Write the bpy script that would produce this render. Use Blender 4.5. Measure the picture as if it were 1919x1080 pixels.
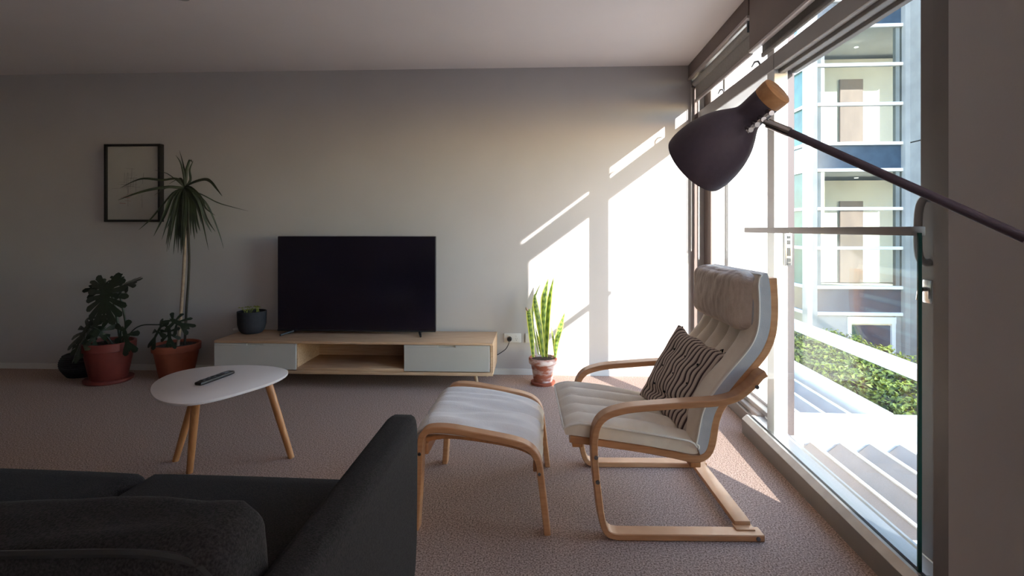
import bpy, bmesh, math, random
from mathutils import Vector, Matrix, Euler, noise
random.seed(7)
S = bpy.context.scene
for o in list(bpy.data.objects): bpy.data.objects.remove(o)
COL = S.collection
R = math.radians

# ------------------------------------------------------------------ camera, sky, sun, exposure
cam_d = bpy.data.cameras.new('camera'); cam = bpy.data.objects.new('camera', cam_d); COL.objects.link(cam)
cam.location = (0, 0, 1.14); cam.rotation_euler = (R(90), 0, math.atan(0.068))
cam_d.sensor_width = 36; cam_d.lens = 18.76; cam_d.shift_y = -0.0578; cam_d.clip_start = 0.05; cam_d.clip_end = 500
S.camera = cam
SUN_DIR = Vector((-1, 1.69, -0.75)).normalized()
world = bpy.data.worlds.new('sky'); S.world = world; world.use_nodes = True
nt = world.node_tree; nt.nodes.clear()
sky = nt.nodes.new('ShaderNodeTexSky'); sky.sky_type = 'NISHITA'; sky.sun_disc = False
sky.sun_elevation = R(21); sky.sun_rotation = math.atan2(-SUN_DIR.x, -SUN_DIR.y); sky.air_density = 1.0; sky.dust_density = 0.15; sky.ozone_density = 1.0
bgn = nt.nodes.new('ShaderNodeBackground'); bgn.inputs['Strength'].default_value = 1.05
won = nt.nodes.new('ShaderNodeOutputWorld')
nt.links.new(sky.outputs[0], bgn.inputs[0]); nt.links.new(bgn.outputs[0], won.inputs[0])
sun_d = bpy.data.lights.new('sun', 'SUN'); sun_d.energy = 13.0; sun_d.angle = R(0.5); sun_d.color = (1.0, 0.95, 0.90)
sun = bpy.data.objects.new('sun', sun_d); COL.objects.link(sun)
sun.rotation_euler = SUN_DIR.to_track_quat('-Z', 'Y').to_euler(); sun.location = (8, -12, 8)
S.view_settings.view_transform = 'Standard'; S.view_settings.look = 'None'
S.view_settings.gamma = 1; S.view_settings.use_curve_mapping = False
S.view_settings.exposure = 0.4

# ------------------------------------------------------------------ materials
def lin(c):
    return tuple((x/12.92 if x <= 0.04045 else ((x+0.055)/1.055)**2.4) for x in [v/255 for v in c]) + (1,)
def mat(name, c1, c2=None, scale=20, rough=0.6, bump=0.0, bscale=None, stretch=(1, 1, 1), metal=0.0, detail=4, contrast=(0.35, 0.65), sheen=0.0, coat=0.0, bdist=0.002, spec=0.5):
    m = bpy.data.materials.new(name); m.use_nodes = True; t = m.node_tree; b = t.nodes['Principled BSDF']
    b.inputs['Roughness'].default_value = rough; b.inputs['Metallic'].default_value = metal
    b.inputs['Specular IOR Level'].default_value = spec
    if sheen: b.inputs['Sheen Weight'].default_value = sheen
    if coat: b.inputs['Coat Weight'].default_value = coat
    tc = t.nodes.new('ShaderNodeTexCoord'); mp = t.nodes.new('ShaderNodeMapping'); mp.inputs['Scale'].default_value = stretch
    t.links.new(tc.outputs['Object'], mp.inputs['Vector'])
    if c2:
        n = t.nodes.new('ShaderNodeTexNoise'); n.inputs['Scale'].default_value = scale; n.inputs['Detail'].default_value = detail
        t.links.new(mp.outputs[0], n.inputs['Vector'])
        r = t.nodes.new('ShaderNodeValToRGB'); r.color_ramp.elements[0].position = contrast[0]; r.color_ramp.elements[1].position = contrast[1]
        r.color_ramp.elements[0].color = lin(c1); r.color_ramp.elements[1].color = lin(c2)
        t.links.new(n.outputs['Fac'], r.inputs[0]); t.links.new(r.outputs[0], b.inputs['Base Color'])
    else:
        b.inputs['Base Color'].default_value = lin(c1)
    if bump:
        n2 = t.nodes.new('ShaderNodeTexNoise'); n2.inputs['Scale'].default_value = bscale or scale*3; n2.inputs['Detail'].default_value = 3
        t.links.new(mp.outputs[0], n2.inputs['Vector'])
        bp = t.nodes.new('ShaderNodeBump'); bp.inputs['Strength'].default_value = bump; bp.inputs['Distance'].default_value = bdist
        t.links.new(n2.outputs['Fac'], bp.inputs['Height']); t.links.new(bp.outputs[0], b.inputs['Normal'])
    return m
M = {}
M['wall'] = mat('wall_paint', (176, 171, 169), (180, 175, 173), 2.0, 0.85, 0.25, 160, bdist=0.001)
M['ceil'] = mat('ceiling_paint', (226, 217, 213), (229, 220, 216), 2.0, 0.9, 0.15, 140, bdist=0.001)
M['carpet'] = mat('carpet', (128, 104, 94), (214, 186, 172), 165, 0.97, 0.9, 400, detail=7, contrast=(0.36, 0.64), bdist=0.006, spec=0.1)
M['skirt'] = mat('skirting_paint', (206, 203, 199), None, rough=0.5)
M['frame'] = mat('window_frame_grey', (150, 146, 142), (156, 152, 148), 6, 0.42, 0.05, 60)
M['frame_dark'] = mat('door_frame_dark', (104, 97, 92), (110, 103, 98), 6, 0.45, 0.05, 60)
M['frame_white'] = mat('frame_white', (226, 226, 224), (220, 220, 218), 5, 0.4)
M['bronze'] = mat('bronze_frame', (110, 96, 90), None, rough=0.5)
M['strike_dark'] = mat('dark_purple_frame', (52, 43, 47), None, rough=0.6)
M['sill'] = mat('sill_paint', (128, 120, 114), (122, 114, 109), 8, 0.5, 0.1, 80)
M['sill_top'] = mat('sill_top', (164, 160, 156), (150, 146, 142), 10, 0.3, 0.05, 60, metal=0.35)
M['alu'] = mat('aluminium', (188, 190, 194), (172, 174, 178), 14, 0.32, 0.05, 80, metal=0.7, stretch=(1, .1, 1))
M['black'] = mat('black_rubber', (18, 18, 19), None, rough=0.6)
M['fascia'] = mat('fascia_brown', (118, 104, 98), (113, 99, 94), 5, 0.6)
M['lip'] = mat('fascia_lip', (182, 172, 168), None, rough=0.35, metal=0.3)
M['blind'] = mat('blind_fabric', (150, 146, 140), (142, 138, 133), 60, 0.9, 0.2, 300)
M['birch'] = mat('bent_birch', (188, 134, 92), (202, 150, 108), 9, 0.45, 0.08, 60, stretch=(1, 1, 9), coat=0.15)
M['birch_dark'] = mat('oiled_wood', (184, 124, 76), (200, 140, 90), 12, 0.45, 0.08, 60, stretch=(6, 6, .7), coat=0.1)
M['oak'] = mat('pale_oak', (176, 142, 112), (196, 164, 134), 7, 0.55, 0.15, 70, stretch=(.8, 9, 14), detail=6)
M['white_front'] = mat('white_lacquer', (182, 180, 175), (178, 176, 171), 4, 0.35)
M['calico'] = mat('calico_cloth', (236, 223, 206), (242, 231, 215), 18, 0.95, 0.5, 240, sheen=0.2, bdist=0.0015)
M['calico_lit'] = mat('calico_window_lit', (188, 190, 196), (196, 197, 201), 20, 0.95, 0.4, 240)  # blue-grey tint puts the window light into the cloth colour
M['stoolcloth'] = mat('stool_cloth', (236, 231, 226), (242, 238, 233), 12, 0.95, 0.5, 200, sheen=0.2)
M['headcloth'] = mat('head_pillow_cloth', (206, 188, 172), (220, 204, 190), 20, 0.95, 0.6, 90, stretch=(1, 6, 1), bdist=0.003)
M['pipe'] = mat('cushion_piping', (240, 234, 224), None, rough=0.9)
M['sofa'] = mat('charcoal_weave', (25, 23, 24), (46, 43, 44), 260, 0.95, 0.8, 330, detail=4, sheen=0.03, bdist=0.0015, spec=0.15)
M['sofa_dark'] = mat('charcoal_piping', (30, 29, 30), None, rough=0.95)
M['tabletop'] = mat('table_white', (222, 212, 208), (218, 208, 204), 3, 0.42, 0.03, 50)
M['plastic'] = mat('black_plastic', (22, 22, 24), (26, 26, 29), 40, 0.42)
M['button'] = mat('button_grey', (120, 118, 122), None, rough=0.5)
M['screen'] = mat('tv_screen', (18, 14, 24), (22, 18, 30), 3, 0.2)
M['terracotta'] = mat('terracotta', (132, 66, 46), (146, 76, 54), 8, 0.85, 0.3, 90)
M['terracotta_red'] = mat('terracotta_red', (104, 40, 34), (118, 48, 40), 8, 0.6, 0.2, 60)
M['terracotta_old'] = mat('terracotta_limed', (150, 84, 62), (206, 190, 186), 9, 0.9, 0.4, 70, stretch=(1, 1, 2.2), contrast=(0.44, 0.6))
M['soil'] = mat('soil', (40, 28, 22), (74, 54, 42), 60, 1.0, 1.0, 90, bdist=0.01)
M['feltpot'] = mat('charcoal_pot', (26, 27, 34), (33, 34, 42), 40, 0.85, 0.3, 160)
M['leafdark'] = mat('leaf_dark', (20, 32, 20), (32, 45, 28), 12, 0.45)
M['leafspike'] = mat('leaf_spike', (34, 42, 28), (52, 60, 38), 14, 0.5)
M['stemlight'] = mat('stem_pale', (160, 138, 118), (138, 116, 98), 30, 0.8, 0.3, 80)
M['stemdark'] = mat('stem_dark', (52, 46, 36), None, rough=0.8)
M['sprout'] = mat('sprout_green', (150, 156, 60), (120, 132, 50), 30, 0.5)
M['chrome'] = mat('chrome', (190, 186, 184), None, rough=0.22, metal=1.0)
M['steel'] = mat('steel_bolt', (120, 118, 120), None, rough=0.35, metal=0.9)
M['lampblack'] = mat('lamp_matt_black', (78, 68, 80), (82, 72, 84), 80, 0.62, 0.2, 260)
M['lampwhite'] = mat('lamp_inside_white', (220, 215, 205), None, rough=0.6)
M['cork'] = mat('lamp_wood_cap', (188, 138, 92), (204, 156, 110), 16, 0.55, 0.15, 90, stretch=(1, 5, 5))
M['paper'] = mat('print_paper', (172, 168, 160), (176, 172, 165), 5, 0.8)
M['inkgrey'] = mat('ink_grey', (110, 108, 106), None, rough=0.9)
M['inkred'] = mat('ink_red', (150, 84, 80), None, rough=0.9)
M['picframe'] = mat('picture_frame_black', (20, 17, 17), None, rough=0.5)
M['cable'] = mat('cable_black', (16, 16, 17), None, rough=0.5)
M['outlet'] = mat('outlet_white', (212, 210, 206), None, rough=0.4)
M['ext_white'] = mat('exterior_white', (226, 226, 226), (218, 219, 220), 3, 0.6, 0.1, 40)
M['ext_panel'] = mat('exterior_panel', (140, 143, 144), (160, 163, 163), 1.6, 0.55, 0.05, 20)
M['louvre'] = mat('louvre_blade', (158, 148, 142), (148, 138, 132), 3, 0.6, 0.1, 30)
M['pave'] = mat('terrace_paving', (120, 114, 108), (138, 131, 124), 2, 0.9, 0.3, 30)
M['spandrel'] = mat('spandrel_blue', (50, 66, 84), (58, 76, 94), 4, 0.25)
M['intwall'] = mat('office_wall', (214, 212, 204), (206, 204, 196), 2, 0.8)
M['intdoor'] = mat('office_door', (110, 92, 84), (124, 106, 96), 5, 0.6, stretch=(1, 1, .3))
M['hedge'] = mat('hedge_leaf', (48, 66, 24), (112, 126, 48), 2.5, 0.55, detail=6)
M['hedgecore'] = mat('hedge_core', (26, 36, 18), None, rough=1.0)

def glass(name, tint=(1, 1, 1), ior=1.5, extra=0.0):
    m = bpy.data.materials.new(name); m.use_nodes = True; t = m.node_tree; t.nodes.clear()
    o = t.nodes.new('ShaderNodeOutputMaterial'); mx = t.nodes.new('ShaderNodeMixShader')
    tr = t.nodes.new('ShaderNodeBsdfTransparent'); tr.inputs[0].default_value = tint + (1,)
    gl = t.nodes.new('ShaderNodeBsdfGlossy'); gl.inputs['Roughness'].default_value = 0.0
    fr = t.nodes.new('ShaderNodeLayerWeight'); fr.inputs[0].default_value = 0.5       # Schlick reflectance, the same from both sides
    pw = t.nodes.new('ShaderNodeMath'); pw.operation = 'POWER'; pw.inputs[1].default_value = 5.0; t.links.new(fr.outputs['Facing'], pw.inputs[0])
    ad = t.nodes.new('ShaderNodeMath'); ad.operation = 'MULTIPLY_ADD'; r0 = ((ior-1)/(ior+1))**2+extra; ad.inputs[1].default_value = 1-r0; ad.inputs[2].default_value = r0; ad.use_clamp = True
    t.links.new(pw.outputs[0], ad.inputs[0]); t.links.new(ad.outputs[0], mx.inputs[0])
    t.links.new(tr.outputs[0], mx.inputs[1]); t.links.new(gl.outputs[0], mx.inputs[2]); t.links.new(mx.outputs[0], o.inputs[0])
    return m
def fill_sheer():
    m = bpy.data.materials.new('fill_blind'); m.use_nodes = True; t = m.node_tree; t.nodes.clear()
    o = t.nodes.new('ShaderNodeOutputMaterial'); a = t.nodes.new('ShaderNodeBsdfTranslucent'); b = t.nodes.new('ShaderNodeBsdfDiffuse'); x = t.nodes.new('ShaderNodeMixShader')
    a.inputs[0].default_value = (.85, .80, .78, 1); b.inputs[0].default_value = (.6, .6, .6, 1); x.inputs[0].default_value = .15
    t.links.new(a.outputs[0], x.inputs[1]); t.links.new(b.outputs[0], x.inputs[2]); t.links.new(x.outputs[0], o.inputs[0]); return m
M['fill_sheer'] = fill_sheer()
M['glass'] = glass('window_glass', (0.985, 0.99, 0.988))
M['bal_glass'] = glass('balustrade_glass', (0.95, 0.975, 0.965), 1.5)
M['glass_teal'] = mat('teal_glass', (38, 82, 84), (62, 112, 110), 1.5, 0.35, spec=0.15)
M['glass_office'] = glass('office_glass', (0.74, 0.78, 0.77), 1.5, 0.03)
M['glass_edge'] = mat('green_glass_edge', (14, 62, 54), (24, 84, 74), 6, 0.15, stretch=(1, 1, .2))

def striped(name, c1, c2, period):
    m = bpy.data.materials.new(name); m.use_nodes = True; t = m.node_tree; b = t.nodes['Principled BSDF']; b.inputs['Roughness'].default_value = 0.95
    uv = t.nodes.new('ShaderNodeUVMap'); uv.uv_map = 'UVMap'
    sp = t.nodes.new('ShaderNodeSeparateXYZ'); t.links.new(uv.outputs[0], sp.inputs[0])
    mu = t.nodes.new('ShaderNodeMath'); mu.operation = 'MULTIPLY'; mu.inputs[1].default_value = period; t.links.new(sp.outputs[0], mu.inputs[0])
    fr = t.nodes.new('ShaderNodeMath'); fr.operation = 'FRACT'; t.links.new(mu.outputs[0], fr.inputs[0])
    rp = t.nodes.new('ShaderNodeValToRGB'); rp.color_ramp.interpolation = 'CONSTANT'; e = rp.color_ramp.elements
    e[0].position = 0; e[0].color = lin(c2); e[1].position = 0.42; e[1].color = lin(c1)
    for p, c in ((0.74, c2), (0.80, c1), (0.86, c2)):
        k = e.new(p); k.color = lin(c)
    t.links.new(fr.outputs[0], rp.inputs[0]); t.links.new(rp.outputs[0], b.inputs['Base Color'])
    n = t.nodes.new('ShaderNodeTexNoise'); n.inputs['Scale'].default_value = 400
    bp = t.nodes.new('ShaderNodeBump'); bp.inputs['Strength'].default_value = 0.4; bp.inputs['Distance'].default_value = 0.001
    t.links.new(n.outputs['Fac'], bp.inputs['Height']); t.links.new(bp.outputs[0], b.inputs['Normal'])
    return m
M['stripe'] = striped('striped_cotton', (66, 48, 50), (206, 190, 178), 16)

def snake_mat():
    m = bpy.data.materials.new('snake_leaf'); m.use_nodes = True; t = m.node_tree; b = t.nodes['Principled BSDF']; b.inputs['Roughness'].default_value = 0.4
    uv = t.nodes.new('ShaderNodeUVMap'); uv.uv_map = 'UVMap'
    sp = t.nodes.new('ShaderNodeSeparateXYZ'); t.links.new(uv.outputs[0], sp.inputs[0])
    w = t.nodes.new('ShaderNodeTexWave'); w.bands_direction = 'Y'; w.inputs['Scale'].default_value = 3.5; w.inputs['Distortion'].default_value = 5; w.inputs['Detail Scale'].default_value = 2
    t.links.new(uv.outputs[0], w.inputs['Vector'])
    r = t.nodes.new('ShaderNodeValToRGB'); r.color_ramp.elements[0].color = lin((62, 92, 34)); r.color_ramp.elements[1].color = lin((128, 152, 62))
    t.links.new(w.outputs['Fac'], r.inputs[0])
    a = t.nodes.new('ShaderNodeMath'); a.operation = 'SUBTRACT'; a.inputs[1].default_value = 0.5; t.links.new(sp.outputs[0], a.inputs[0])
    ab = t.nodes.new('ShaderNodeMath'); ab.operation = 'ABSOLUTE'; t.links.new(a.outputs[0], ab.inputs[0])
    gt = t.nodes.new('ShaderNodeMath'); gt.operation = 'GREATER_THAN'; gt.inputs[1].default_value = 0.34; t.links.new(ab.outputs[0], gt.inputs[0])
    mx = t.nodes.new('ShaderNodeMix'); mx.data_type = 'RGBA'; t.links.new(gt.outputs[0], mx.inputs[0]); t.links.new(r.outputs[0], mx.inputs[6]); mx.inputs[7].default_value = lin((205, 208, 96))
    t.links.new(mx.outputs[2], b.inputs['Base Color'])
    tl = t.nodes.new('ShaderNodeBsdfTranslucent'); t.links.new(mx.outputs[2], tl.inputs[0])
    ms = t.nodes.new('ShaderNodeMixShader'); ms.inputs[0].default_value = 0.3; t.links.new(b.outputs[0], ms.inputs[1]); t.links.new(tl.outputs[0], ms.inputs[2])
    t.links.new(ms.outputs[0], t.nodes['Material Output'].inputs[0])
    return m
M['snake'] = snake_mat()

def emis(name, c, s):
    m = bpy.data.materials.new(name); m.use_nodes = True; b = m.node_tree.nodes['Principled BSDF']
    b.inputs['Emission Color'].default_value = c + (1,); b.inputs['Emission Strength'].default_value = s; return m
M['downlight'] = emis('downlight', (1, 0.95, 0.85), 4)

# ------------------------------------------------------------------ geometry helpers
class MB:
    def __init__(s): s.bm = bmesh.new(); s.uv = None
    def box(s, a, b, bev=0.0, mtx=None, seg=2):
        x0, x1 = sorted((a[0], b[0])); y0, y1 = sorted((a[1], b[1])); z0, z1 = sorted((a[2], b[2]))
        t = bmesh.new(); bmesh.ops.create_cube(t, size=1)
        for v in t.verts: v.co = Vector((x0+(v.co.x+.5)*(x1-x0), y0+(v.co.y+.5)*(y1-y0), z0+(v.co.z+.5)*(z1-z0)))
        if bev: bmesh.ops.bevel(t, geom=t.edges[:]+t.verts[:], offset=min(bev, .49*min(x1-x0, y1-y0, z1-z0)), segments=seg, profile=0.5, affect='EDGES')
        return s.add(t, mtx)
    def add(s, t, mtx=None):
        if mtx: t.transform(mtx)
        me = bpy.data.meshes.new('tmp'); t.to_mesh(me); t.free(); s.bm.from_mesh(me); bpy.data.meshes.remove(me); return s
    def raw(s, verts, faces, uvs=None):
        vs = [s.bm.verts.new(v) for v in verts]; 
        if uvs and not s.uv: s.uv = s.bm.loops.layers.uv.new('UVMap')
        for f in faces:
            try: fc = s.bm.faces.new([vs[i] for i in f])
            except ValueError: continue
            if uvs:
                for l, i in zip(fc.loops, f): l[s.uv].uv = uvs[i]
        return s
    def tube(s, pts, r, n=8, cap=True):
        pts = [Vector(p) for p in pts]; rs = r if isinstance(r, (list, tuple)) else [r]*len(pts)
        vs = []; fs = []; ref = None
        for i, p in enumerate(pts):
            d = (pts[min(i+1, len(pts)-1)]-pts[max(i-1, 0)]).normalized()
            if ref is None: ref = d.orthogonal().normalized()
            ref = (ref-d*ref.dot(d)); ref = ref.normalized() if ref.length > 1e-6 else d.orthogonal().normalized()
            q = d.cross(ref)
            for k in range(n):
                a = 2*math.pi*k/n; vs.append(p+(ref*math.cos(a)+q*math.sin(a))*rs[i])
        for i in range(len(pts)-1):
            for k in range(n): fs.append((i*n+k, i*n+(k+1) % n, (i+1)*n+(k+1) % n, (i+1)*n+k))
        if cap: fs += [tuple(range(n))[::-1], tuple((len(pts)-1)*n+k for k in range(n))]
        return s.raw(vs, fs)
    def lathe(s, prof, n=32, mtx=None):
        """prof: (r, z) list"""
        vs = []; fs = []
        for (r, z) in prof:
            for k in range(n):
                a = 2*math.pi*k/n; vs.append(Vector((r*math.cos(a), r*math.sin(a), z)))
        for i in range(len(prof)-1):
            for k in range(n): fs.append((i*n+k, i*n+(k+1) % n, (i+1)*n+(k+1) % n, (i+1)*n+k))
        if prof[0][0] > 1e-5: fs.append(tuple(range(n))[::-1])
        if prof[-1][0] > 1e-5: fs.append(tuple((len(prof)-1)*n+k for k in range(n)))
        if mtx: vs = [mtx @ v for v in vs]
        return s.raw(vs, fs)
    def build(s, name, m, parent=None, smooth=False, loc=None, angle=40):
        bmesh.ops.remove_doubles(s.bm, verts=s.bm.verts, dist=1e-6)
        bmesh.ops.recalc_face_normals(s.bm, faces=s.bm.faces)
        if smooth:
            for f in s.bm.faces: f.smooth = True
            for e in s.bm.edges:
                if len(e.link_faces) == 2 and e.calc_face_angle(0) > R(angle): e.smooth = False
        me = bpy.data.meshes.new(name); s.bm.to_mesh(me); s.bm.free(); me.materials.append(m)
        o = bpy.data.objects.new(name, me); COL.objects.link(o)
        if parent: o.parent = parent
        if loc: o.location = loc
        return o
def tag(o, label=None, cat=None, group=None, kind=None):
    if label: o['label'] = label
    if cat: o['category'] = cat
    if group: o['group'] = group
    if kind: o['kind'] = kind
    return o
def thing(name, loc, rz=0.0, label=None, cat=None, group=None, kind=None):
    o = bpy.data.objects.new(name, None); o.empty_display_size = 0.1; COL.objects.link(o); o.location = loc; o.rotation_euler = (0, 0, rz)
    return tag(o, label, cat, group, kind)
def boxobj(name, a, b, m, parent=None, bev=0.0):
    return MB().box(a, b, bev).build(name, m, parent, smooth=bev > 0)
def spline(pts, n=6):
    P = [Vector(p) for p in pts]; out = []
    for i in range(len(P)-1):
        p0 = P[max(i-1, 0)]; p1 = P[i]; p2 = P[i+1]; p3 = P[min(i+2, len(P)-1)]
        for k in range(n):
            t = k/n
            out.append(0.5*((2*p1)+(p2-p0)*t+(2*p0-5*p1+4*p2-p3)*t*t+(3*p1-p0-3*p2+p3)*t**3))
    out.append(P[-1]); return out
def smooth_path(P, it=3):
    for _ in range(it):
        Q = [P[0]]+[(P[i-1]+P[i]*2+P[i+1])/4 for i in range(1, len(P)-1)]+[P[-1]]; P = Q
    return P
def band(mb, pts, th, v0, v1, n=5, ch=0.003, it=4):
    """bent lamination: path in (u, z), given thickness, spanning v0..v1 along local y"""
    P = smooth_path(spline([Vector((u, 0, z)) for u, z in pts], n), it)
    vs = []; fs = []; h = th/2
    sec = [(-h+ch, v0), (h-ch, v0), (h, v0+ch), (h, v1-ch), (h-ch, v1), (-h+ch, v1), (-h, v1-ch), (-h, v0+ch)]
    for i, p in enumerate(P):
        d = (P[min(i+1, len(P)-1)]-P[max(i-1, 0)]).normalized(); nn = Vector((-d.z, 0, d.x))
        for (a, v) in sec: vs.append(p+nn*a+Vector((0, v, 0)))
    k = len(sec)
    for i in range(len(P)-1):
        for j in range(k): fs.append((i*k+j, i*k+(j+1) % k, (i+1)*k+(j+1) % k, (i+1)*k+j))
    fs += [tuple(range(k)), tuple((len(P)-1)*k+j for j in range(k))[::-1]]
    return mb.raw(vs, fs)
def rbox(mb, size, r, n=14, puff=0.0, disp=None, mtx=None, uv=False):
    """rounded, optionally puffed cuboid centred on the origin"""
    hx, hy, hz = [s/2 for s in size]; vs = []; idx = {}; fs = []; uvs = []
    def vert(p):
        key = tuple(round(c, 5) for c in p)
        if key in idx: return idx[key]
        q = Vector((p[0]*hx, p[1]*hy, p[2]*hz)); c = Vector((max(-hx+r, min(hx-r, q.x)), max(-hy+r, min(hy-r, q.y)), max(-hz+r, min(hz-r, q.z))))
        d = q-c; w = c+(d.normalized()*r if d.length > 1e-9 else d)
        if puff: w.z += puff*p[2]*max(0, 1-p[0]**2)**.7*max(0, 1-p[1]**2)**.7
        if disp: w += disp(w, p)
        idx[key] = len(vs); vs.append(w); uvs.append(((p[0]+1)/2, (p[1]+1)/2)); return idx[key]
    def g(k): return -1+2*k/n
    for ax in range(3):
        for sgn in (-1, 1):
            for i in range(n):
                for j in range(n):
                    q = []
                    for (a, b) in ((i, j), (i+1, j), (i+1, j+1), (i, j+1)):
                        p = [0, 0, 0]; p[ax] = sgn; p[(ax+1) % 3] = g(a); p[(ax+2) % 3] = g(b); q.append(vert(p))
                    fs.append(q if sgn > 0 else q[::-1])
    if mtx: vs = [mtx @ v for v in vs]
    return mb.raw(vs, fs, uvs if uv else None)
def nz(x, y, z=0.0): return noise.noise(Vector((x, y, z)))

WS = 0.0225                        # the back wall runs very slightly out of square
def wy(x): return 4.199+WS*(x-1.076)
WROT = math.atan(WS)

# ------------------------------------------------------------------ room shell
YB, XL = -3.2, -5.6
st = lambda o, l=None: tag(o, l, None, None, 'structure')
st(boxobj('floor', (XL-.2, YB-.2, -0.25), (1.30, 4.6, 0), M['carpet']))
st(boxobj('ceiling', (XL-.2, YB-.2, 2.40), (1.36, 4.6, 2.75), M['ceil']))
wb = MB(); x0, x1 = XL-.2, 1.205
wb.raw([(x0, wy(x0), -.2), (x1, wy(x1), -.2), (x1, wy(x1)+.25, -.2), (x0, wy(x0)+.25, -.2), (x0, wy(x0), 2.42), (x1, wy(x1), 2.42), (x1, wy(x1)+.25, 2.42), (x0, wy(x0)+.25, 2.42)],
       [(0, 1, 5, 4), (1, 2, 6, 5), (2, 3, 7, 6), (3, 0, 4, 7), (4, 5, 6, 7), (3, 2, 1, 0)])
st(wb.build('wall_back', M['wall']))
st(boxobj('wall_left', (XL-.2, YB, 0), (XL, 4.3, 2.4), M['wall']))
st(boxobj('wall_front', (XL-.2, YB-.2, 0), (1.36, YB, 2.4), M['wall']))
wr = thing('wall_right', (1.22, 0, 0)); st(wr)
for a_, b_ in (((1.08, 0.55, 0), (1.36, 1.52, 2.4)), ((1.08, YB, 0), (1.36, -2.6, 2.4)), ((1.08, -2.6, 0), (1.36, .55, .45)), ((1.08, -2.6, 2.15), (1.36, .55, 2.4))):
    boxobj('wall_panel', (a_[0]-1.22, a_[1], a_[2]), (b_[0]-1.22, b_[1], b_[2]), M['wall'], wr)
w2 = thing('fill_window', (1.22, -1.0, 1.3)); st(w2)  # window added out of view to give soft fill light on the near side
for a_, b_ in (((-.03, -1.6, -.85), (.03, 1.55, -.79)), ((-.03, -1.6, .79), (.03, 1.55, .85)), ((-.03, -1.6, -.79), (.03, -1.54, .79)), ((-.03, 1.49, -.79), (.03, 1.55, .79)), ((-.03, -.05, -.79), (.03, .05, .79))):
    boxobj('window_frame', a_, b_, M['frame'], w2)
boxobj('window_pane', (-.004, -1.54, -.79), (.004, 1.49, .79), M['glass'], w2)
boxobj('blind_fabric', (-.082, -1.59, -.84), (-.080, 1.54, .86), M['fill_sheer'], w2)  # belongs to the added window, spreads sun and sky light into the room
sk = MB()
def wallstrip(mb, xa, xb, z0, z1, d, m0=0.0):
    mb.raw([(xa, wy(xa)-d, z0), (xb, wy(xb)-d, z0), (xb, wy(xb)-m0, z0), (xa, wy(xa)-m0, z0), (xa, wy(xa)-d, z1), (xb, wy(xb)-d, z1), (xb, wy(xb)-m0, z1), (xa, wy(xa)-m0, z1)],
           [(0, 1, 5, 4), (1, 2, 6, 5), (2, 3, 7, 6), (3, 0, 4, 7), (4, 5, 6, 7), (3, 2, 1, 0)])
wallstrip(sk, XL, 1.15, 0, 0.045, 0.012)
st(sk.build('baseboard_back', M['skirt']))
st(boxobj('baseboard_right', (1.068, YB, 0), (1.08, 1.52, 0.045), M['skirt']))

# ------------------------------------------------------------------ window wall: fixed bay (window_1) and sliding door bay (door_1)
w1 = thing('window_1', (1.2, 3.6, 0), kind='structure')
def P(name, parts, m, root, bev=0.002):
    mb = MB(); off = Vector(root.location)
    for a, b in parts: mb.box(Vector(a)-off, Vector(b)-off, bev, seg=1)
    return mb.build(name, m, root)
P('window_sill', [((1.15, 3.065, 0), (1.30, 4.18, 0.075)), ((1.165, 3.065, 0.075), (1.30, 4.18, 0.10))], M['sill'], w1, 0.004)
P('window_frame', [((1.20, 2.87, 0.10), (1.25, 4.16, 0.125))], M['frame'], w1)
P('window_post', [((1.14, 2.782, 0.09), (1.206, 2.87, 2.338))], M['frame_white'], w1)
P('door_strike_jamb', [((1.206, 2.80, 0.09), (1.247, 2.872, 2.338))], M['strike_dark'], w1)
P('corner_jamb', [((1.205, 4.05, 0.10), (1.32, 4.20, 2.40))], M['frame_white'], w1)
P('corner_bead', [((1.196, 4.03, 0.10), (1.21, 4.20, 2.40))], M['bronze'], w1)
P('gasket', [((1.24, 2.87, 0.122), (1.256, 4.05, 0.134)), ((1.305, 4.035, 0.10), (1.325, 4.05, 2.40))], M['black'], w1, 0.001)
P('transom', [((1.136, 2.781, 1.945), (1.251, 4.19, 2.03))], M['frame'], w1, 0.004)
P('head_rail', [((1.14, 2.78, 2.34), (1.30, 4.19, 2.40))], M['frame'], w1)
P('window_pane', [((1.224, 2.87, 0.12), (1.232, 4.05, 1.95))], M['glass'], w1, 0)
P('clerestory_pane', [((1.224, 2.87, 2.02), (1.232, 4.05, 2.35))], M['glass'], w1, 0)
P('clerestory_mullion', [((1.19, 3.70, 2.03), (1.25, 3.74, 2.34)), ((1.19, 2.86, 2.03), (1.24, 2.90, 2.34))], M['frame_dark'], w1)
for yy in (3.02, 3.62):
    mb = MB(); mb.box((-.012, -.02, 0), (.004, .02, .012), 0.002)
    mb.tube([(-.004, 0, .01), (-.012, .01, .035), (-.016, .05, .044), (-.014, .10, .03)], [.006, .006, .006, .004], 6)
    mb.build('latch', M['steel'], w1, True, Vector((1.168, yy, 2.03))-Vector(w1.location))

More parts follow.
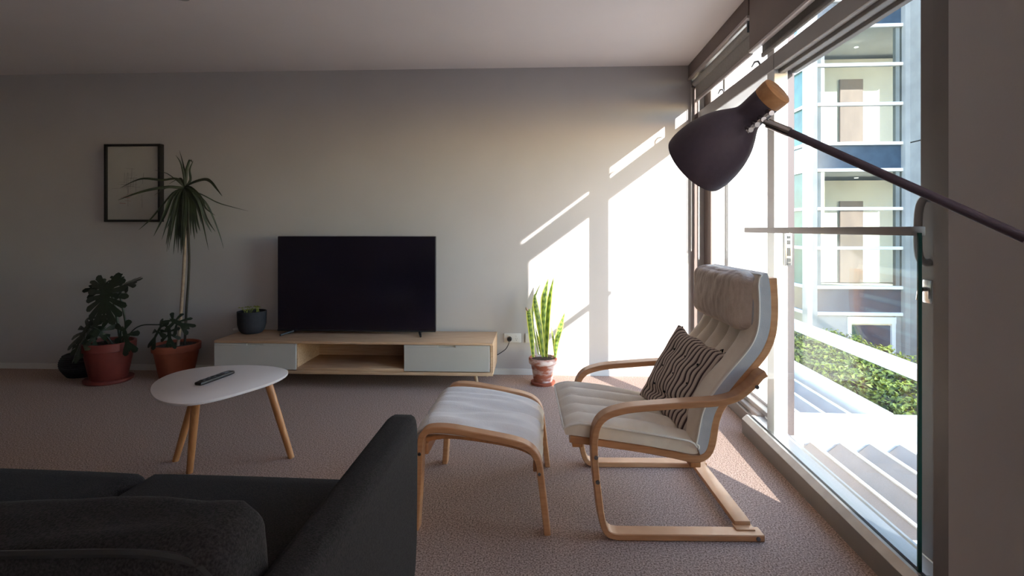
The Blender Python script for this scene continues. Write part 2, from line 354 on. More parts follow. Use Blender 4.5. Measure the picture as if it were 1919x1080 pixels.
d1 = thing('door_1', (1.2, 2.2, 0), kind='structure')
sp = MB(); prof = [(1.08, 0), (1.08, .077), (1.104, .100), (1.114, .100), (1.114, 0)]
def extr(mb, prof, y0, y1, off):
    n = len(prof); vs = [Vector((x, y0, z))-off for x, z in prof]+[Vector((x, y1, z))-off for x, z in prof]
    mb.raw(vs, [tuple(range(n)), tuple(range(n, 2*n))[::-1]]+[(i, (i+1) % n, (i+1) % n+n, i+n) for i in range(n)])
doff = Vector(d1.location)
extr(sp, prof, 1.50, 3.062, doff); sp.build('door_sill', M['sill'], d1)
sp = MB(); extr(sp, [(1.1035, .1005), (1.0805, .0785), (1.0795, .0805), (1.103, .1025), (1.1145, .1025), (1.1145, .1005)], 1.50, 3.062, doff); sp.build('sill_cap', M['sill_top'], d1)
P('track_channel', [((1.114, 1.60, 0), (1.131, 3.07, 0.088))], M['black'], d1, 0)
sp = MB(); extr(sp, [(1.131, 0), (1.131, .100), (1.15, .100), (1.155, .094), (1.20, .092), (1.205, .098), (1.215, .098), (1.215, -.25), (1.131, -.25)], 1.52, 3.06, doff); sp.build('track', M['alu'], d1)
P('jamb_post', [((1.12, 1.52, 0.0), (1.26, 1.64, 2.40))], M['frame_dark'], d1, 0.003)
P('transom', [((1.136, 1.64, 1.945), (1.251, 2.779, 2.03))], M['frame'], d1, 0.004)
P('track_head', [((1.16, 1.64, 1.925), (1.19, 2.78, 1.946)), ((1.225, 1.64, 1.925), (1.25, 2.78, 1.946))], M['frame_dark'], d1, 0.002)
P('head_rail', [((1.14, 1.64, 2.34), (1.30, 2.78, 2.40))], M['frame'], d1)
P('clerestory_pane', [((1.224, 1.64, 2.02), (1.232, 2.72, 2.35))], M['glass'], d1, 0)
leaf = P('door_leaf', [((1.20, 1.69, 0.095), (1.25, 1.812, 1.93)), ((1.205, 0.98, 0.095), (1.245, 1.70, 0.20)), ((1.205, 0.98, 1.84), (1.245, 1.70, 1.93)), ((1.205, .90, .095), (1.245, .98, 1.93))], M['frame_dark'], d1, 0.003)
mb = MB(); mb.box(Vector((1.222, .98, .2))-doff, Vector((1.23, 1.69, 1.84))-doff); mb.build('door_pane', M['glass'], leaf)
mb = MB(); c = Vector((1.20, 1.765, 0))-doff
mb.tube([c+Vector(p) for p in spline([(-.002, 0, 1.235), (-.022, 0, 1.232), (-.034, 0, 1.20), (-.038, 0, 1.13), (-.035, 0, 1.06), (-.022, 0, 1.035), (-.002, 0, 1.035)], 4)], 0.012, 10)
mb.build('pull_handle', M['frame'], leaf, True)
mb = MB(); mb.box(c+Vector((-.012, -.022, .905)), c+Vector((0, .022, .98)), .006); mb.tube([c+Vector((-.004, 0, .95)), c+Vector((-.03, 0, .95))], .007, 8); mb.tube([c+Vector((-.03, 0, .955)), c+Vector((-.032, .008, .915))], [.008, .006], 8)
mb.build('lock_lever', M['chrome'], leaf, True)
kp = MB(); kp.box(Vector((1.186, 2.768, .955))-doff, Vector((1.222, 2.782, 1.125))-doff, .002)
kpo = kp.build('lock_keeper', M['chrome'], d1, True)
kp = MB()
for zz, hh in ((1.10, .01), (1.075, .014), (1.03, .026), (.985, .012), (.965, .008)): kp.box(Vector((1.197, 2.764, zz-hh))-doff, Vector((1.213, 2.769, zz+hh*.6))-doff)
kp.build('keeper_slot', M['black'], kpo)

# pelmets
st(boxobj('trim_1', (1.076, 2.962, 2.295), (1.095, 4.195, 2.40), M['fascia'], bev=.002))
tl = boxobj('trim_2', (1.070, 2.962, 2.278), (1.098, 4.195, 2.297), M['lip'], bev=.005); st(tl)
st(boxobj('trim_3', (1.080, 1.50, 2.10), (1.10, 2.955, 2.40), M['fascia'], bev=.002))
st(boxobj('trim_4', (1.076, 1.50, 2.086), (1.104, 2.957, 2.102), M['lip'], bev=.004))

def blind(y0, y1, X, zb, label, tube_z, chain):
    b = thing('roller_blind', (X, (y0+y1)/2, tube_z), label=label, cat='blind', group='roller blinds over the window wall'); L = Vector(b.location)
    mb = MB(); mb.tube([(0, y0-L.y, 0), (0, y1-L.y, 0)], .026, 16); mb.build('roller_tube', M['blind'], b, True)
    mb = MB(); mb.box((-.001, y0-L.y+.01, zb-L.z), (.001, y1-L.y-.01, 0)); mb.build('blind_fabric', M['blind'], b)
    mb = MB(); mb.box((-.008, y0-L.y+.01, zb-L.z-.002), (.008, y1-L.y-.01, zb-L.z+.022), .004); mb.build('bottom_bar', M['lip'] if chain else M['blind'], b, True)
    for e in (y0, y1-.008):
        mb = MB(); mb.box((-.03, e-L.y, -.03), (.03, e-L.y+.008, .35 and (2.40-L.z)), .001); mb.build('bracket', M['steel'], b)
    if chain:
        for (yy, xx, zl) in chain:
            mb = MB(); pts = [(xx-L.x, yy-L.y-.009, 0), (xx-L.x, yy-L.y-.009, zl-L.z+.02), (xx-L.x, yy-L.y, zl-L.z), (xx-L.x, yy-L.y+.009, zl-L.z+.02), (xx-L.x, yy-L.y+.009, 0)]
            mb.tube(pts, .0022, 5); mb.build('pull_chain', M['outlet'], b)
    return b
blind(3.0, 4.14, 1.115, 2.098, 'grey roller blind rolled up over the window bay beside the back wall', 2.245, [(4.165, 1.092, .97), (4.10, 1.13, .91)])
blind(1.56, 2.93, 1.135, 2.052, 'grey roller blind above the open sliding door, behind the deep brown pelmet', 2.25, None)
mb = MB(); mb.box((0, 0, 0), (.028, .012, 2.28), .002)
st(mb.build('trim_5', M['fascia'], None, False, (1.108, 4.145, 0.0)))

# ------------------------------------------------------------------ glass balustrade on the sill
gb = thing('glass_balustrade', (1.12, 2.39, 0.09), label='frameless glass balustrade with flat metal top rail along the sliding door sill', cat='balustrade'); L = Vector(gb.location)
mb = MB(); mb.box(Vector((1.117, 1.70, .088))-L, Vector((1.127, 3.06, 1.128))-L); mb.build('glass_panel', M['bal_glass'], gb)
mb = MB(); mb.box(Vector((1.1165, 1.694, .10))-L, Vector((1.1275, 1.6995, 1.128))-L); mb.build('glass_edge', M['glass_edge'], gb)
mb = MB(); mb.box(Vector((1.1, 1.70, 1.119))-L, Vector((1.142, 3.085, 1.147))-L, .002); mb.build('handrail', M['frame'], gb, True)
mb = MB(); mb.box(Vector((1.098, 1.60, .086))-L, Vector((1.146, 1.68, .104))-L, .008); mb.build('end_clamp', M['black'], gb, True)

# ------------------------------------------------------------------ outside
g = boxobj('terrace_ground', (1.4, -30, -4.0), (60, 60, -3.6), M['pave']); st(g)
w = boxobj('wall_outside', (1.325, 4.24, -3.6), (1.80, 4.44, 3.4), M['ext_white']); st(w)

pg = thing('pergola', (2.9, 4.0, -3.6), label='white steel louvred pergola roof below the balcony, in front of the hedge', cat='pergola'); L = Vector(pg.location)
def pbox(name, a, b, m=M['ext_white'], bev=.006):
    mb = MB(); mb.box(Vector(a)-L, Vector(b)-L, bev, seg=1); return mb.build(name, m, pg)
pbox('beam', (3.90, -2, -.48), (4.06, 16, -.35))
pbox('beam', (2.60, 4.5, -.50), (2.78, 16, -.35))
pbox('cross_beam', (1.82, 4.20, -.52), (3.90, 4.48, -.35))
pbox('cross_beam', (1.82, 3.94, -.56), (3.90, 4.14, -.385))
pbox('cross_beam', (1.35, 2.44, -.56), (3.90, 2.70, -.36))
pbox('cross_beam', (2.78, 9.6, -.5), (3.9, 9.8, -.36))
pbox('channel', (1.82, 3.90, -.53), (3.90, 3.935, -.50), M['alu'])
pbox('beam', (3.72, 2.72, -.56), (3.90, 3.92, -.40))
for (px_, py_) in ((3.98, 15), (3.98, 4.2), (3.98, -1), (1.42, 2.4)): pbox('post', (px_-.07, py_-.07, -3.6), (px_+.07, py_+.07, -.48))
def blade(x, y0, y1):
    mb = MB(); zt = -.375; dx, dz, t = -.125, -.10, .012
    a = Vector((x, 0, zt)); b = Vector((x+dx, 0, zt+dz)); c_ = Vector((x+.02, 0, zt-.02)); d_ = Vector((x+dx+.012, 0, zt+dz-.01))
    q = [a, c_, d_, b]; vs = [p+Vector((0, y0, 0))-L for p in q]+[p+Vector((0, y1, 0))-L for p in q]
    mb.raw(vs, [(0, 1, 2, 3), (7, 6, 5, 4), (0, 4, 5, 1), (1, 5, 6, 2), (2, 6, 7, 3), (3, 7, 4, 0)])
    bl = mb.build('louvre_blade', M['louvre'], pg)
    mb = MB(); mb.box(Vector((x-.008, y0, zt-.004))-L, Vector((x+.014, y1, zt+.006))-L); mb.build('blade_lit_edge', M['ext_white'], bl)  # thin white strip added to draw the sunlit top edge of the blade
    mb = MB(); tri = [Vector((x+.025, 0, zt)), Vector((x-.14, 0, zt-.125)), Vector((x+.11, 0, zt-.125))]
    vs = [p+Vector((0, y1-.012, 0))-L for p in tri]+[p+Vector((0, y1, 0))-L for p in tri]
    mb.raw(vs, [(0, 1, 2), (5, 4, 3), (0, 3, 4, 1), (1, 4, 5, 2), (2, 5, 3, 0)]); mb.build('end_plate', M['ext_white'], bl)
for i in range(-2, 10): blade(1.864+.203*i, 2.72, 3.93)
for i in range(3): blade(2.05+.203*i, 4.50, 9.0)

hd = thing('hedge', (4.9, 8, -3.6), label='clipped green leafy hedge seen between the white pergola beams', cat='hedge'); L = Vector(hd.location)
mb = MB(); mb.box(Vector((4.15, 4.4, -3.6))-L, Vector((5.9, 11.5, -1.02))-L); mb.build('branches', M['hedgecore'], hd)
mb = MB(); vs = []; fs = []
def leafcard(p, nrm, s):
    d = Vector((random.uniform(-1, 1), random.uniform(-1, 1), random.uniform(-1, 1))); d = (d-nrm*d.dot(nrm)*.6).normalized(); q = nrm.cross(d).normalized(); i = len(vs)
    vs.extend([p-d*s, p+q*s*.45, p+d*s, p-q*s*.45+nrm*s*.3]); fs.append((i, i+1, i+2, i+3))
for _ in range(16000):
    k = random.random()
    if k < .62:
        x, y = random.uniform(4.05, 6.0), random.uniform(4.4, 11.5); n_ = Vector((random.uniform(-.6, .6), random.uniform(-.6, .6), 1)).normalized()
        p = Vector((x, y, -1.0+.10*nz(x*2.2, y*2.2)+random.uniform(-.05, .05)))
    else:
        y, z = random.uniform(4.4, 11.5), random.uniform(-2.6, -1.0); n_ = Vector((-1, random.uniform(-.6, .6), random.uniform(-.3, .7))).normalized()
        p = Vector((4.08+.1*nz(y*2.2, z*2.2)+random.uniform(-.05, .05), y, z))
    leafcard(p-L, n_, random.uniform(.03, .06))
mb.raw(vs, fs); tag(mb.build('foliage', M['hedge'], hd), kind='stuff')

# neighbouring building
nb = thing('office_building', (8.0, 12.0, -3.6), label='glazed white building across the courtyard beyond the balustrade', cat='building'); L = Vector(nb.location)
def nbox(name, a, b, m, parent=None, bev=0.0):
    mb = MB(); mb.box(Vector(a)-L, Vector(b)-L, bev, seg=1); return mb.build(name, m, parent or nb)
FY = 12.0; xa, xb = 5.80, 7.57
zs = {0: (5.60, 4.68, 3.83, 2.98, 2.41)}
st_h = 3.105
nbox('corner_column', (5.60, FY-.05, -3.6), (5.80, FY+.2, 9), M['ext_panel'])
nbox('side_column', (xb, FY-.12, -3.6), (xb+.1, FY+.1, 9), M['ext_panel'])
nbox('side_wall', (xb+.1, 8.6, -3.6), (xb+.6, FY+.1, 2.96), M['ext_panel'])
nbox('side_wall', (xb+.1, 8.6, 2.985), (xb+.6, FY+.1, 9), M['ext_panel'])
nbox('roof_slab', (5.6, FY+.2, 8.9), (10, 22, 9.2), M['ext_panel'])
nbox('rear_wall', (5.6, 21.9, -3.6), (10, 22, 9), M['intwall'])
nbox('east_wall', (9.6, FY+.2, -3.6), (9.8, 22, 9), M['intwall'])
for k in (1, 0, -1):
    zf = 2.98+.0+k*st_h        # underside of the spandrel above this storey's base band
    # storey k: spandrel zf-.57..zf, glass zf..zf+2.535
    sp_ = nbox('spandrel', (xa, FY+.02, zf-.54), (xb, FY+.06, zf-.03), M['spandrel'])
    nbox('spandrel', (5.64, FY+.2, zf-.54), (5.70, 21.5, zf-.03), M['spandrel'])
    nbox('floor_slab', (5.72, FY+.1, zf-.50), (9.6, 21.5, zf-.12), M['intwall'])
    for z_ in (zf, zf+.85, zf+1.70, zf-.57):
        nbox('transom', (xa-.02, FY-.05, z_-.035), (xb+.02, FY+.06, z_+.035), M['ext_white'], bev=.01)
        nbox('transom', (5.60, FY+.2, z_-.035), (5.70, 21.5, z_+.035), M['ext_white'])
    for a_, b_ in ((zf, zf+.85), (zf+.85, zf+1.70), (zf+1.70, zf+2.535)):
        nbox('pane', (xa, FY, a_+.035), (xb, FY+.012, b_-.035), M['glass_office'])
        nbox('pane', (5.64, FY+.25, a_+.035), (5.652, 21.5, b_-.035), M['glass_teal'])
    nbox('mullion', (xa+.02, FY+.0, zf), (xa+.10, FY+.10, zf+2.53), M['ext_panel'])
    nbox('mullion', (xb-.12, FY+.0, zf), (xb-.04, FY+.10, zf+2.53), M['ext_panel'])
    # interior of the storey
    nbox('partition', (5.95, FY+2.2, zf-.1), (9.6, FY+2.3, zf+2.5), M['intwall'])
    nbox('partition', (5.95, FY+1.1, zf-.1), (6.02, FY+2.2, zf+2.5), M['intwall'])
    nbox('inner_door', (7.42, FY+2.13, zf-.1), (7.98, FY+2.2, zf+1.97), M['intdoor'])
    for xx in (6.5, 7.3):
        mb = MB(); mb.lathe([(.045, 0), (.045, .01)], 12, Matrix.Translation(Vector((xx, FY+1.2, zf-.135+st_h-.5+.0))-L)); mb.build('downlight', M['downlight'], nb)
# ground storey entrance
zf = 2.98-2*st_h
gy = FY+.0
nbox('ground_wall', (xa, gy+.02, -3.6), (6.45, gy+.12, -.72), M['ext_panel'])
nbox('ground_wall', (7.45, gy+.02, -3.6), (xb, gy+.12, -.72), M['ext_panel'])
nbox('entrance_frame', (6.45, gy-.02, -.9), (7.45, gy+.1, -.76), M['ext_white'])
nbox('entrance_door', (6.52, gy+.04, -3.6), (7.40, gy+.10, -.95), M['spandrel'])
for xx in (6.45, 7.36): nbox('entrance_post', (xx, gy-.02, -3.6), (xx+.08, gy+.1, -.9), M['ext_white'])

# ------------------------------------------------------------------ TV bench
tb = thing('tv_bench', (-1.40, wy(-1.40)-.03, 0), WROT, 'long low oak TV bench with two white drawers and an open middle shelf', 'tv bench')
# local: x -1.005..1.005, y -.42..0
W_, D_ = 1.003, .415
boxobj('top_board', (-W_, -D_, .321), (W_, 0, .339), M['oak'], tb, .002)
boxobj('bottom_board', (-W_, -D_, .106), (W_, 0, .128), M['oak'], tb, .002)
boxobj('side_panel', (-W_, -D_+.018, .128), (-W_+.018, 0, .321), M['oak'], tb)
boxobj('side_panel', (W_-.018, -D_+.018, .128), (W_, 0, .321), M['oak'], tb)
boxobj('divider', (-.418, -D_+.018, .128), (-.40, -.004, .321), M['oak'], tb)
boxobj('divider', (.372, -D_+.018, .128), (.39, -.004, .321), M['oak'], tb)
boxobj('back_panel', (-W_+.018, -.012, .128), (W_-.018, -.004, .321), M['oak'], tb)
boxobj('shelf', (-.40, -D_+.004, .128), (.372, -.012, .150), M['oak'], tb, .002)
boxobj('plinth_rail', (-W_+.06, -D_+.05, .092), (W_-.06, -D_+.075, .106), M['oak'], tb)
for (a, b) in ((-W_+.002, -.405), (.375, W_-.022)):
    c = (a+b)/2; mb = MB(); y0, y1 = -D_-.001, -D_+.017
    mb.box((a, y0, .135), (b, y1, .305), .0015, seg=1); mb.box((a, y0, .305), (c-.062, y1, .319)); mb.box((c+.062, y0, .305), (b, y1, .319))
    dr = mb.build('drawer', M['white_front'], tb)
    mb = MB(); mb.box((c-.062, y0+.012, .303), (c+.062, y1+.02, .319)); mb.build('finger_recess', M['white_front'], dr)
for x, y, sx, sy in ((-.80, -.33, -1, -1), (.86, -.30, 1, -1), (-.80, -.08, -1, 1), (.90, -.06, 1, 1)):
    mb = MB(); mb.tube([(x, y, .106), (x+.03*sx, y+.02*sy, 0)], [.016, .009], 12); mb.build('leg', M['outlet'] if False else M['oak'], tb, True)

# TV
tv = thing('television', (-1.46, wy(-1.46)-.17, .339), WROT, 'large flat black television standing on the oak TV bench', 'television')
boxobj('screen_housing', (-.61, .0, .024), (.61, .03, .745), M['plastic'], tv, .004)
boxobj('screen', (-.606, -.0035, .032), (.606, .001, .741), M['screen'], tv)
boxobj('lower_bezel', (-.61, -.004, .020), (.61, .002, .031), M['plastic'], tv, .001)
boxobj('rear_casing', (-.42, .03, .08), (.42, .07, .45), M['plastic'], tv, .015)
for s in (-1, 1):
    mb = MB(); x = .485*s
    for dy in (-1, 1):
        mb.tube([(x, .015, .03), (x+.005*s, .015+.02*dy, .018), (x+(.05 if s < 0 else .035)*s*(1 if dy < 0 else .4), .015+.125*dy, .008)], [.010, .010, .0075], 8)
    mb.build('foot', M['plastic'], tv, True)

# small pot with sprouts on the bench
def pot_geo(prof, n=40):
    return MB().lathe(prof, n)
fp = thing('seedling_pot', (-2.278, 3.965, .339), label='small charcoal pot with thin green sprouts on the left end of the TV bench', cat='plant pot')
pot_geo([(.0, 0), (.062, 0), (.075, .006), (.092, .03), (.102, .07), (.105, .168), (.098, .170), (.096, .15), (.0, .148)]).build('pot', M['feltpot'], fp, True)
MB().lathe([(.0, .150), (.06, .151), (.096, .148)], 24).build('soil', M['soil'], fp)
for i in range(9):
    a = random.uniform(0, 6.28); r = random.uniform(.01, .06); x, y = r*math.cos(a)+.01, r*math.sin(a); h = random.uniform(.03, .065)
    lx = random.uniform(-.03, .03); mb = MB()
    pts = spline([(x, y, .148), (x+lx*.4, y, .148+h*.7), (x+lx, y-.005, .148+h)], 4); mb.tube(pts, .0022, 5)
    for s in (-1, 1):
        e = pts[-1]; mb.raw([e, e+Vector((.012*s, -.004, .006)), e+Vector((.026*s, 0, -.002)), e+Vector((.012*s, .005, -.003))], [(0, 1, 2, 3)])
    mb.build('sprout', M['sprout'], fp)
mb = MB(); mb.box((-.055, -.02, 0), (.055, .02, .014), .004)
tag(mb.build('white_adapter', M['outlet'], None, True, (-2.43, 4.07, .339)), 'small flat white plastic adapter on the bench behind the charcoal pot', 'adapter')

# wall outlets, plug, cable
def outlet(x, label):
    o = thing('power_outlet', (x, wy(x), .287), WROT, label, 'power outlet', 'double wall outlets beside the TV bench')
    boxobj('face_plate', (-.067, -.010, -.036), (.067, 0, .036), M['outlet'], o, .003)
    for k in (-1, 1):
        boxobj('switch', (k*.030-.006, -.0125, .008), (k*.030+.006, -.008, .024), M['outlet'], o, .001)
        mb = MB()
        for (dx, dz) in ((-.006, -.006), (.006, -.006), (0, -.018)): mb.box((k*.03+dx-.001, -.0105, dz-.004), (k*.03+dx+.001, -.0095, dz+.004))
        mb.build('socket_slot', M['black'], o)
    return o
outlet(-.279, 'white double wall outlet with a black plug in it, right of the TV bench')
outlet(-.112, 'white double wall outlet half hidden behind the snake plant')
pc = thing('power_cable', (-.302, wy(-.3)-.01, .28), label='black plug and cable running from the wall outlet behind the TV bench', cat='cable')
mb = MB(); mb.tube([(0, 0, 0), (0, -.012, 0), (0, -.03, -.002)], [.019, .019, .015], 16); mb.build('plug', M['cable'], pc, True)
mb = MB(); mb.tube(spline([(0, -.028, -.004), (-.004, -.034, -.03), (-.025, -.03, -.07), (-.06, -.02, -.10), (-.10, -.012, -.125), (-.16, -.012, -.14), (-.3, -.012, -.15)], 5), .0032, 6); mb.build('cord', M['cable'], pc, True)

# picture
pf = thing('framed_picture', (-3.325, wy(-3.325), 1.508), WROT, 'thin black picture frame with a faint line drawing on pale paper', 'picture')
hw, hh, fd = .232, .312, .048
for a, b in (((-hw, -fd, hh-.018), (hw, 0, hh)), ((-hw, -fd, -hh), (hw, 0, -hh+.018)), ((-hw, -fd, -hh+.018), (-hw+.018, 0, hh-.018)), ((hw-.018, -fd, -hh+.018), (hw, 0, hh-.018))):
    boxobj('frame_rail', a, b, M['picframe'], pf, .001)
boxobj('print', (-hw+.018, -.03, -hh+.018), (hw-.018, -.02, hh-.018), M['paper'], pf)
mb = MB(); rr = random.Random(3)
for _ in range(26):
    x = rr.gauss(-.02, .05); z = rr.gauss(.02, .06)
    if rr.random() < .5: mb.tube([(x, -.0305, z-rr.uniform(.02, .09)), (x+rr.uniform(-.01, .01), -.0305, z+rr.uniform(.02, .09))], .0008, 4)
    else: mb.tube([(x-rr.uniform(.02, .07), -.0305, z), (x+rr.uniform(.02, .07), -.0305, z+rr.uniform(-.008, .008))], .0008, 4)
mb.build('line_drawing', M['inkgrey'], pf)
mb = MB()
for _ in range(9):
    x = rr.gauss(-.06, .03); z = rr.gauss(-.13, .02); mb.tube([(x-.02, -.0308, z), (x+.03, -.0308, z+rr.uniform(-.02, .02))], .0011, 4)
mb.build('red_strokes', M['inkred'], pf)

# ceiling fitting
cl = thing('ceiling_light', (-1.95, 2.72, 2.40), label='small round brass-rimmed ceiling spotlight at the top edge of the view', cat='ceiling light')
MB().lathe([(.06, 0), (.06, -.012), (.048, -.016)], 24).build('rim', M['cork'], cl, True)
MB().lathe([(.04, -.010), (.036, -.03), (.0, -.034)], 24).build('lens', M['frame'], cl, True)

# ------------------------------------------------------------------ plants
def ribbon(pts, widths, side, fold=.25):
    """V-folded leaf strip; pts path, side = reference side vector"""
    mb = MB(); P_ = spline(pts, 4); n = len(P_); vs = []; uvs = []; fs = []
    for i, p in enumerate(P_):
        t = i/(n-1); k = t*(len(widths)-1); a = int(min(k, len(widths)-2)); w_ = widths[a]+(widths[a+1]-widths[a])*(k-a)
        d = (P_[min(i+1, n-1)]-P_[max(i-1, 0)]).normalized(); s = Vector(side); s = (s-d*s.dot(d)); s = s.normalized() if s.length > 1e-5 else d.orthogonal().normalized(); u = d.cross(s)
        for q, e in ((-1, 1), (-.5, .3), (0, 0), (.5, .3), (1, 1)):
            vs.append(p+s*(q*w_/2)+u*(e*fold*w_/2)); uvs.append(((q+1)/2, t))
    for i in range(n-1):
        for j in range(4): fs.append((i*5+j, i*5+j+1, (i+1)*5+j+1, (i+1)*5+j))
    mb.raw(vs, fs, uvs); return mb
# snake plant
sn = thing('snake_plant', (-.039, 3.93, 0), label='upright snake plant with yellow-edged leaves in a limed terracotta pot by the wall', cat='potted plant')
MB().lathe([(.0, 0), (.082, 0), (.088, .008), (.09, .02), (.078, .022), (.0, .02)], 36).build('saucer', M['terracotta'], sn, True)
MB().lathe([(.0, .02), (.062, .02), (.068, .024), (.088, .148), (.090, .150), (.100, .152), (.104, .158), (.104, .192), (.100, .197), (.092, .195), (.088, .18), (.0, .178)], 40).build('pot', M['terracotta_old'], sn, True)
MB().lathe([(.0, .183), (.05, .186), (.09, .18)], 24).build('soil', M['soil'], sn)
K = .00391
def sleaf(pl, w, y0=0, y1=0, name_='leaf', side=(1, .25, 0), mt=None):
    pts = []
    for i, (px_, py_) in enumerate(pl):
        t = i/(len(pl)-1); pts.append(((px_-1018)*K, y0+(y1-y0)*t, 1.14-(py_-429)*K*1.005))
    ribbon(pts, w, side).build(name_, mt or M['snake'], sn, True)
sleaf([(1000, 668), (997, 630), (993, 595), (991, 578)], [.018, .040, .042, .03], -.03, -.04)
sleaf([(1010, 666), (1001, 620), (999, 580), (1006, 550), (1014, 533)], [.014, .022, .026, .02, .002], .02, .05, side=(.6, .8, 0))
sleaf([(1019, 668), (1012, 610), (1004, 570), (1003, 550)], [.022, .046, .042, .006], -.02, -.01)
sleaf([(1021, 668), (1020, 610), (1021, 560), (1028, 523)], [.024, .050, .056, .003], .02, .05)
sleaf([(1024, 668), (1025, 620), (1030, 560), (1038, 519)], [.020, .040, .040, .002], -.02, -.03, side=(.8, -.5, 0))
sleaf([(1041, 668), (1044, 640), (1051, 612), (1059, 585)], [.016, .040, .044, .002], -.02, .0)
sleaf([(1040, 668), (1038, 640), (1033, 611)], [.010, .018, .001], .02, .03)
sleaf([(1014, 668), (1009, 640), (1002, 612)], [.008, .016, .001], .03, .05)
mb = MB(); p0 = Vector(((990-1018)*K, -.04, 1.14-(581-429)*K*1.005)); mb.tube([p0, p0+Vector((-.01, 0, .014)), p0+Vector((-.014, -.004, .026))], [.008, .010, .003], 6); tag(mb.build('withered_tip', M['stemlight'], sn, True), 'dried pale brown leaf tip')

# terracotta pots
def clay(x, y, R_, h, root, m, saucer=True):
    rb = R_*.66
    if saucer: MB().lathe([(.0, 0), (R_*.86, 0), (R_*.92, .01), (R_*.92, .026), (R_*.84, .028), (.0, .022)], 40).build('saucer', m, root, True)
    z0 = .022 if saucer else 0
    MB().lathe([(.0, z0), (rb, z0), (rb+.006, z0+.006), (R_*.93, h*.80), (R_*.95, h*.79), (R_, h*.80), (R_*1.01, h*.985), (R_*.97, h), (R_*.91, h*.99), (R_*.88, h*.92), (.0, h*.90)], 44).build('pot', m, root, True)
    MB().lathe([(.0, h*.915), (R_*.5, h*.93), (R_*.9, h*.92)], 24).build('soil', M['soil'], root)

# dracaena
DX, DY = -2.86, 3.93
dc = thing('dragon_tree', (DX, DY, 0), label='tall thin-stemmed dragon tree with drooping narrow leaves in terracotta pot', cat='potted plant')
clay(0, 0, .165, .26, dc, M['terracotta'], False)
def dpt(px_, py_, y=0.0):
    zc = (DY+y)*.9977 - DX*.068; k = zc/1000*1.0     # metres per pixel at the plant's depth
    return Vector(((px_-331)*k*1.047, y, 1.14-(py_-429)*k))
mb = MB(); mb.tube(spline([dpt(333, 655), dpt(339, 590), dpt(345, 500), dpt(347, 420), dpt(347, 355)], 4), [.0115]*17, 10); mb.build('trunk', M['stemlight'], dc, True)
mb = MB(); mb.tube(spline([dpt(341, 650, .03), dpt(344, 590, .03), dpt(351, 500, .02), dpt(351, 430, .01), dpt(349, 360)], 4), [.009]*17, 10); mb.build('trunk', M['stemdark'], dc, True)
def dleaf(pl, w=.022, y1=0.0):
    n = len(pl); pts = [dpt(a, b, y1*(i/(n-1))) for i, (a, b) in enumerate(pl)]
    ribbon(pts, [w*.7, w, w*.95, w*.6, w*.08], (1, .4, .5) if abs(pl[-1][0]-347) < 40 else (0, .45, 1), .3).build('leaf', M['leafspike'], dc, True)
C0 = (346, 352)
arch = [([C0, (335, 335), (310, 337), (280, 334), (262, 340), (242, 352)], .02, -.1), ([C0, (325, 350), (298, 355), (275, 364), (256, 375)], .024, -.2),
        ([C0, (335, 337), (322, 335), (300, 345)], .018, .1), ([C0, (330, 352), (300, 352), (272, 366)], .018, .1),
        ([C0, (330, 362), (312, 390), (300, 412), (286, 431)], .022, -.15), ([C0, (333, 365), (316, 395), (297, 432)], .022, .05),
        ([C0, (365, 343), (390, 337), (405, 341), (420, 355), (433, 368)], .026, -.1), ([C0, (362, 352), (385, 370), (398, 390), (420, 404)], .020, -.1),
        ([C0, (365, 365), (385, 382), (400, 400), (413, 420)], .024, -.2), ([C0, (360, 360), (378, 380), (388, 405), (398, 440), (402, 466)], .018, .1),
        ([C0, (372, 365), (395, 380), (415, 388), (440, 396)], .010, .15), ([C0, (348, 335), (350, 318), (356, 300), (361, 306)], .024, 0),
        ([C0, (344, 330), (337, 305), (328, 282)], .012, .05), ([C0, (347, 328), (344, 305), (338, 291)], .014, -.05), ([C0, (355, 338), (352, 318), (357, 302)], .018, .03),
        ([C0, (330, 343), (300, 325), (268, 318)], .008, .12)]
for pl, w_, y1 in arch: dleaf(pl, w_, y1)
rr = random.Random(11)
for i in range(34):
    ex = rr.uniform(320, 388) if i > 6 else rr.uniform(312, 330); ey = 478-(abs(ex-348)/40)**2*50+rr.uniform(-24, 8)
    mid = 346+(ex-346)*.75
    dleaf([C0, (346+(ex-346)*.45, 368), (mid, 410), (ex, ey)], rr.uniform(.016, .026), rr.uniform(-.16, .14))

